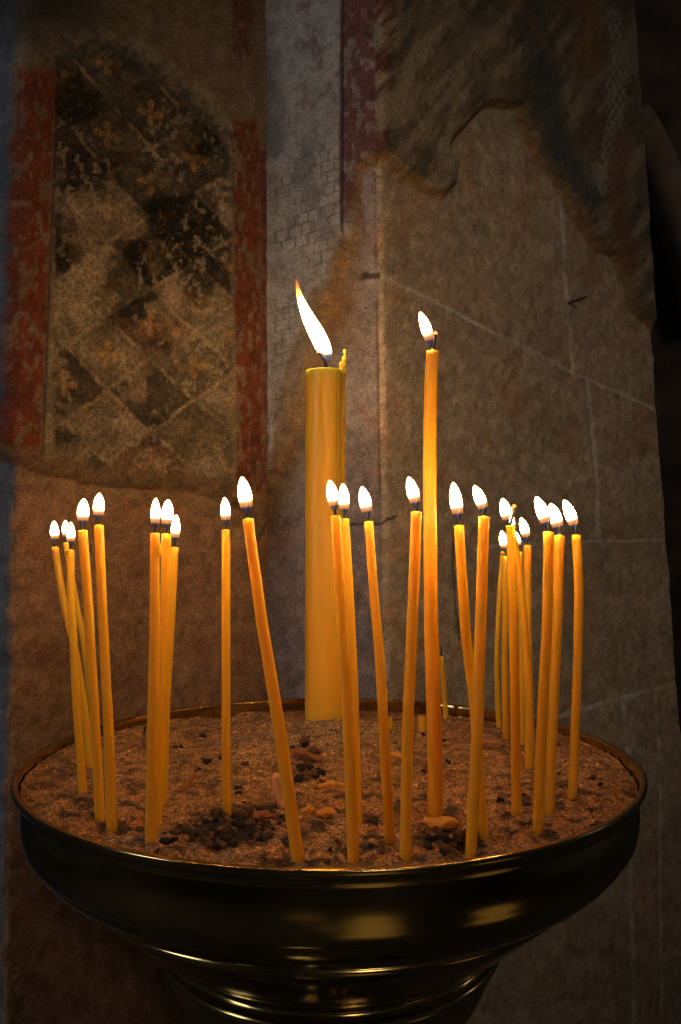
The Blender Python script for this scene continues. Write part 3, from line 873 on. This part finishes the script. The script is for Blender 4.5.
# ------------------------------------------------------------------ thick candle
def big_candle():
    Y = BIGY
    b = Vector((BIGX, BIGY, float(sand_h(np.array([BIGX]), np.array([BIGY - .02]))[0])))
    root = thing('pillar_candle', 'thick tall yellow candle with wind-blown flame standing in the middle', 'candle', b)
    sc = Y / FPX
    r = 19.7 * sc
    top = at_depth(324.6, 372.5, Y)
    bot = at_depth(325.0, 722, Y)
    x0 = bot.x; x1 = top.x
    n = 60
    path, rad = [], []
    zb = b.z - .035
    for i in range(n + 1):
        t = i / n
        path.append(Vector((x0 + (x1 - x0) * t, Y, zb + (top.z - zb) * t))); rad.append(r * (1.0 - .012 * t))
    # rounded rim and shallow melted pool
    for (dz, k) in ((.0008, .985), (.0012, .955), (.001, .90), (.0002, .82), (-.0006, .6), (-.0008, .3), (-.0008, .05)):
        path.append(Vector((x1, Y, top.z + dz))); rad.append(r * k)
    V, F, T = tube(path, rad, 72, wob=lambda t, th: 1 + .006 * math.sin(3 * th + 9 * t) + .005 * math.sin(7 * th + 4 * t) + .003 * math.sin(40 * t + 2 * th))
    link_mesh('wax', V, F, M_WAXBIG, root)
    # run of wax down the right side and the spike left standing on the rim
    random.seed(3)
    xr = x1 + r * .93; yr = Y - r * .30
    pts, rr = [], []
    m_ = 70
    for i in range(m_ + 1):
        t = i / m_
        z = top.z - .002 - t * (top.z - zb) * .62
        pts.append(Vector((xr + .0004 * math.sin(i * 1.3), yr, z)))
        rr.append((.0022 + .0011 * abs(math.sin(i * .9)) + .0006 * random.random()) * (1 - .55 * t ** 2))
    V, F, T = tube(pts, rr, 10)
    link_mesh('wax_drip', V, F, M_WAX, root)
    sp = [at_depth(342.5, 374, yr), at_depth(342.0, 366, yr), at_depth(343.6, 361, yr), at_depth(344.8, 356, yr), at_depth(344.6, 349.5, yr)]
    V, F, T = tube(catmull(sp, 20), [.0040 - .0031 * (i / 20) + .0007 * math.sin(i * 1.1) for i in range(21)], 10)
    link_mesh('wax_spike', V, F, M_WAXBIG, root)
    # second thin run of wax
    pts, rr = [], []
    for i in range(50):
        t = i / 49
        pts.append(Vector((x1 + r * .70, Y - r * .71, top.z - .001 - t * .20))); rr.append(.0012 + .0005 * abs(math.sin(i * .7)))
    V, F, T = tube(pts, rr, 8)
    link_mesh('wax_drip', V, F, M_WAX, root)
    wp = [at_depth(326.2, 371, Y), at_depth(325.6, 363, Y), at_depth(323.2, 356.5, Y), at_depth(317.5, 351.5, Y)]
    path = catmull(wp, 14)
    V, F, T = tube(path, [.0021] * 12 + [.0019, .0016, .001], 10)
    wk = link_mesh('wick', V, F, M_WICK, root)
    V, F, T = tube([path[-2], path[-1], path[-1] + (path[-1] - path[-2]) * .5], [.0013, .0016, .0007], 8)
    link_mesh('ember', V, F, M_EMBER, wk)
    # long flame leaning left
    fl = [(328.0, 362, 4), (327, 356, 11), (322.3, 345, 15.5), (315.5, 331, 15), (309, 319, 12.5), (303.2, 306, 8.6), (299.4, 295, 5.6), (297.4, 286, 3.4), (296.2, 277, 1.2)]
    K = catmull([at_depth(x, y, Y) for x, y, w in fl], 40)
    ws = [w for x, y, w in fl]
    rad = []
    for i in range(41):
        u = i / 40 * (len(ws) - 1); k = min(int(u), len(ws) - 2); rad.append((ws[k] * (1 - u + k) + ws[k + 1] * (u - k)) / 2 * sc)
    V, F, T = tube(K, rad, 16)
    zz = [v.z for v in V]; z0, z1 = min(zz), max(zz)
    link_mesh('flame', V, F, M_BIGFLAME, root, attrs={'height': [(z - z0) / (z1 - z0) for z in zz]})


big_candle()


# ------------------------------------------------------------------ wax ends and crumbs on the sand
def wax_end(label, a, b, w, mat, lift_a=0.0, lift_b=0.0, wick=False, name='wax_end'):
    """a short piece of candle from pixel a to pixel b, both on the sand (lift: height of an end above it)"""
    pa, pb = on_sand(*a), on_sand(*b)
    r = w / 2 * pa.y / FPX
    if lift_a > 0:                                     # end a stands up above the sand at b's distance
        pa = at_depth(a[0], a[1], pb.y + .004)
    else:
        pa = pa + Vector((0, 0, r * .55))
    pb = pb + Vector((0, 0, r * .55 if lift_a <= 0 else -.004))
    root = thing(name, label, 'wax piece', (pb.x, pb.y, pb.z))
    path = catmull([pa, pa.lerp(pb, .5) + Vector((0, .001, .0006)), pb], 16)
    rad = [r * k for k in ([.35, .8, .97] + [1.0] * 11 + [.97, .8, .4])]
    sd = random.random() * 9
    V, F, T = tube(path, rad, 12, wob=lambda t, th: 1 + .08 * math.sin(2 * th + 7 * t + sd) + .05 * math.sin(17 * t + sd))
    link_mesh('wax', V, F, mat, root)
    if wick:
        d = (path[0] - path[2]).normalized()
        wp = catmull([path[0], path[0] + d * .005 + Vector((.001, 0, .002)), path[0] + d * .006 + Vector((.004, 0, .002))], 8)
        V, F, T = tube(wp, [.0008] * 9, 6)
        link_mesh('wick', V, F, M_WICK, root)
    return root


wax_end('pale pinkish candle end poking out of the sand beside the leaning candle', (275, 773), (284, 806), 9.5, M_PALE, lift_a=1)
wax_end('brown scorched candle end with curled wick, right of the trio', (195, 775), (184, 791), 6, M_BROWNWAX, wick=True)
wax_end('brown scorched candle end with hooked wick, behind the trio', (144, 735), (143.5, 750), 5, M_BROWNWAX, lift_a=1, wick=True)
wax_end('yellow candle end lying flat left of the pair before the thick candle', (318, 789), (344, 788), 7, M_STUB)
wax_end('brown candle end lying in the charred heap below the thick candle', (292, 752), (321, 762), 5.5, M_BROWNWAX)
wax_end('yellow sliver of wax lying beside the bent candle', (390, 756), (402, 759), 5, M_STUB)
wax_end('thin dark sliver lying behind the bent candle', (361, 742), (379, 752), 3, M_BROWNWAX)


def blob_mesh(seed, sub=2, rough=.35):
    bm = bmesh.new()
    bmesh.ops.create_icosphere(bm, subdivisions=sub, radius=1)
    rnd = random.Random(seed)
    ph = [rnd.random() * 6.28 for _ in range(9)]
    for v in bm.verts:
        c = v.co
        f = 1 + rough * (math.sin(3.1 * c.x + ph[0]) * math.sin(2.7 * c.y + ph[1]) + .6 * math.sin(5.3 * c.z + ph[2]) * math.sin(4.9 * c.x + ph[3]) + .4 * math.sin(8.7 * c.y + ph[4]) * math.sin(7.9 * c.z + ph[5]))
        v.co = c * f
    me = bpy.data.meshes.new('crumb')
    bm.to_mesh(me); bm.free()
    me.polygons.foreach_set('use_smooth', [True] * len(me.polygons))
    return me


def lump(label, px, py, wpx, mat, name, cat, squash=.6, group=None, me=None, seed=1, rough=.3, turn=0.0):
    p = on_sand(px, py)
    r = wpx / 2 * p.y / FPX
    if me is None:
        me = blob_mesh(seed, 3, rough); me.materials.append(mat)
    o = bpy.data.objects.new(name, me)
    o.scale = (r, r * .8, r * squash)
    o.rotation_euler = (0, 0, turn)
    o.location = (p.x, p.y, p.z + r * squash * .35)
    COL.objects.link(o)
    return tag(o, label, cat, group)


lump('lump of melted yellow wax beside the foot of the leaning candle', 306, 814, 15, M_STUB, 'wax_lump', 'wax lump', .75, seed=11)
lump('flat yellow wax lump between the leaning candle and the pair', 325, 814, 18, M_STUB, 'wax_lump', 'wax lump', .45, seed=12)
lump('flat yellow wax lump above the dark clump at the foot of the tallest thin candle', 440, 825, 28, M_STUB, 'wax_lump', 'wax lump', .4, seed=13)
lump('small bright wax crumb left of the leaning candle', 247, 771, 5, M_WAX, 'wax_crumb', 'wax crumb', .8, seed=14)
lump('reddish wax lump in the charred heap at the front left', 262, 818, 17, M_BROWNWAX, 'wax_lump', 'wax lump', .6, seed=15)

chars = []
for k in range(5):
    me = blob_mesh(40 + k, 2, .42); me.materials.append(M_CHAR); chars.append(me)
rusts = []
for k in range(4):
    me = blob_mesh(60 + k, 2, .42); me.materials.append(M_RUST); rusts.append(me)
spots = [(222, 759, 9), (207, 763, 10), (203, 760, 7), (238, 789, 9), (238, 794, 8), (245, 764, 8), (176, 748, 5), (188, 756, 3), (175, 763, 4), (203, 736, 6), (181, 747, 5), (202, 752, 3),
         (305, 745, 9), (309, 738, 6), (313, 750, 8), (303, 755, 6), (316, 778, 8), (305, 776, 7), (300, 768, 9), (309, 770, 8), (322, 782, 7), (298, 782, 8), (318, 770, 6),
         (369, 823, 12), (374, 825, 8), (423, 735, 5), (395, 744, 6), (444, 741, 5), (447, 762, 6), (418, 789, 4), (424, 773, 8), (500, 801, 10), (507, 814, 6), (523, 795, 5), (529, 805, 5),
         (558, 745, 6), (559, 774, 5), (561, 787, 5), (593, 778, 8), (590, 811, 8), (592, 812, 6), (577, 757, 4), (598, 756, 5), (449, 763, 6), (455, 764, 4), (503, 748, 5), (370, 847, 7), (394, 857, 6),
         (600, 785, 7), (585, 735, 4), (607, 770, 4), (565, 700 + 62, 3), (330, 850, 6), (150, 775, 3), (130, 770, 3), (95, 775, 4), (72, 775, 5)]
i = 0
rnd = random.Random(5)
for (x, y, w) in spots:
    i += 1
    lump('small charred crumb lying loose on the sand', x, y, w, None, 'charred_crumb', 'charred crumb', .6, 'charred crumbs scattered on the sand', chars[i % 5] if i % 3 else rusts[i % 4], turn=rnd.random() * 6)
heaps = [((165, 296), (804, 852), 78, 'front left', 'burnt black bit in the charred heap at the front left', 'burnt bits of the front left heap'),
         ((428, 478), (834, 853), 34, 'front', 'burnt black bit in the dark clump near the tallest thin candle', 'burnt bits of the dark clump by the tallest thin candle'),
         ((292, 326), (742, 788), 18, 'mid', 'burnt black bit in the small heap below the thick candle', 'burnt bits below the thick candle')]
for (xr_, yr_, cnt, tagn, lab, grp) in heaps:
    for k in range(cnt):
        u, v = rnd.gauss(.5, .24), rnd.gauss(.5, .24)
        x = xr_[0] + (xr_[1] - xr_[0]) * min(1, max(0, u)); y = yr_[0] + (yr_[1] - yr_[0]) * min(1, max(0, v))
        if tagn == 'front left': y = min(y, 846 - max(0, 215 - x) * .12); y = y - (x - 232) * .12 * .5
        i += 1
        lump(lab, x, y, rnd.uniform(4, 12) if tagn != 'front' else rnd.uniform(7, 13), None, 'burnt_bit', 'burnt bit', rnd.uniform(.5, .9), grp, chars[i % 5] if rnd.random() < .6 else rusts[i % 4], turn=rnd.random() * 6)

# iron nail in the right face
def on_right_wall(px, py):
    r = ray(px, py); k = 3
    # intersect with the vertical right face through its two corner columns
    z = EYE + r.z / r.y * 1.4
    for _ in range(6):
        x0 = CORN[k][0] + (z - CORN[k][1]) * CORN[k][2]; x1 = CORN[k + 1][0] + (z - CORN[k + 1][1]) * CORN[k + 1][2]
        y0, y1 = CORN[k][3], CORN[k + 1][3]
        q = r.x / r.y
        t = (q * y0 - x0) / ((x1 - x0) - q * (y1 - y0))
        Y = y0 + (y1 - y0) * t; z = EYE + r.z / r.y * Y
    return Vector((r.x / r.y * Y, Y, z))


pn = on_right_wall(569, 303)
a = pn; b = at_depth(587, 297, pn.y - .012)
V, F, T = tube(catmull([a + (a - b).normalized() * .012, a, b], 10), [.0022] * 9 + [.0022, .0016], 10)
nl = link_mesh('nail', V, F, M_IRON)
tag(nl, 'thin dark iron nail sticking out of the stone wall on the right', 'nail')

# ------------------------------------------------------------------ light: the flames, daylight from a window to the left, a dim room
def area(name, loc, target, sx, sy, energy, color):
    l = bpy.data.lights.new(name, 'AREA'); l.shape = 'RECTANGLE'; l.size = sx; l.size_y = sy; l.energy = energy; l.color = color
    o = bpy.data.objects.new(name, l); o.location = loc
    o.rotation_euler = (Vector(target) - Vector(loc)).to_track_quat('-Z', 'Y').to_euler()
    COL.objects.link(o)
    return o


area('daylight_window', (-2.4, -0.8, 2.0), (0, 1.0, 1.3), .6, 1.2, 11.0, (.82, .89, 1.0))
area('far_wall_fill', (2.7, 1.4, 2.6), (1.6, 3.6, 1.9), .5, .8, 4.0, (1.0, .80, .62))  # added fill light, lifts the far wall and its arch


def spot(name, loc, target, energy, color, size, blend=.6, rad=.05):
    l = bpy.data.lights.new(name, 'SPOT'); l.energy = energy; l.color = color; l.spot_size = size; l.spot_blend = blend; l.shadow_soft_size = rad
    o = bpy.data.objects.new(name, l); o.location = loc
    o.rotation_euler = (Vector(target) - Vector(loc)).to_track_quat('-Z', 'Y').to_euler()
    COL.objects.link(o)
    return o


spot('front_fill_spot', (.9, -2.3, 2.5), (0.16, 1.15, 1.36), 84, (1.0, .79, .57), .50, 1.0, .35)  # added spot, fills the pillar from the front and fades toward the frame corners
# spots added above the floor, out of view: the brass mirrors their pools
for q, (x, y, e, c) in enumerate([(.26, -.30, 420, .16), (.34, -.62, 480, .17), (.42, -1.05, 520, .2), (1.05, .05, 420, .17), (1.35, -.2, 480, .2), (-.25, -1.3, 130, .2), (.02, -.75, 90, .14)]):
    spot('floor_pool_spot', (x + .1, y - .2, 2.6), (x, y, 0), e, (1.0, .74, .30), c)
wd = bpy.data.worlds.new('dim_church'); SC.world = wd
wd.use_nodes = True
bg = wd.node_tree.nodes['Background']
bg.inputs[0].default_value = (.75, .85, 1.0, 1); bg.inputs[1].default_value = .012

SC.view_settings.view_transform = 'Standard'
SC.view_settings.look = 'None'
SC.view_settings.gamma = 1.0
SC.view_settings.use_curve_mapping = False
SC.view_settings.exposure = 0.12
SC.cycles.use_denoising = True
SC.cycles.max_bounces = 8
SC.cycles.sample_clamp_indirect = 4.0
SC.cycles.caustics_reflective = False
SC.cycles.caustics_refractive = False
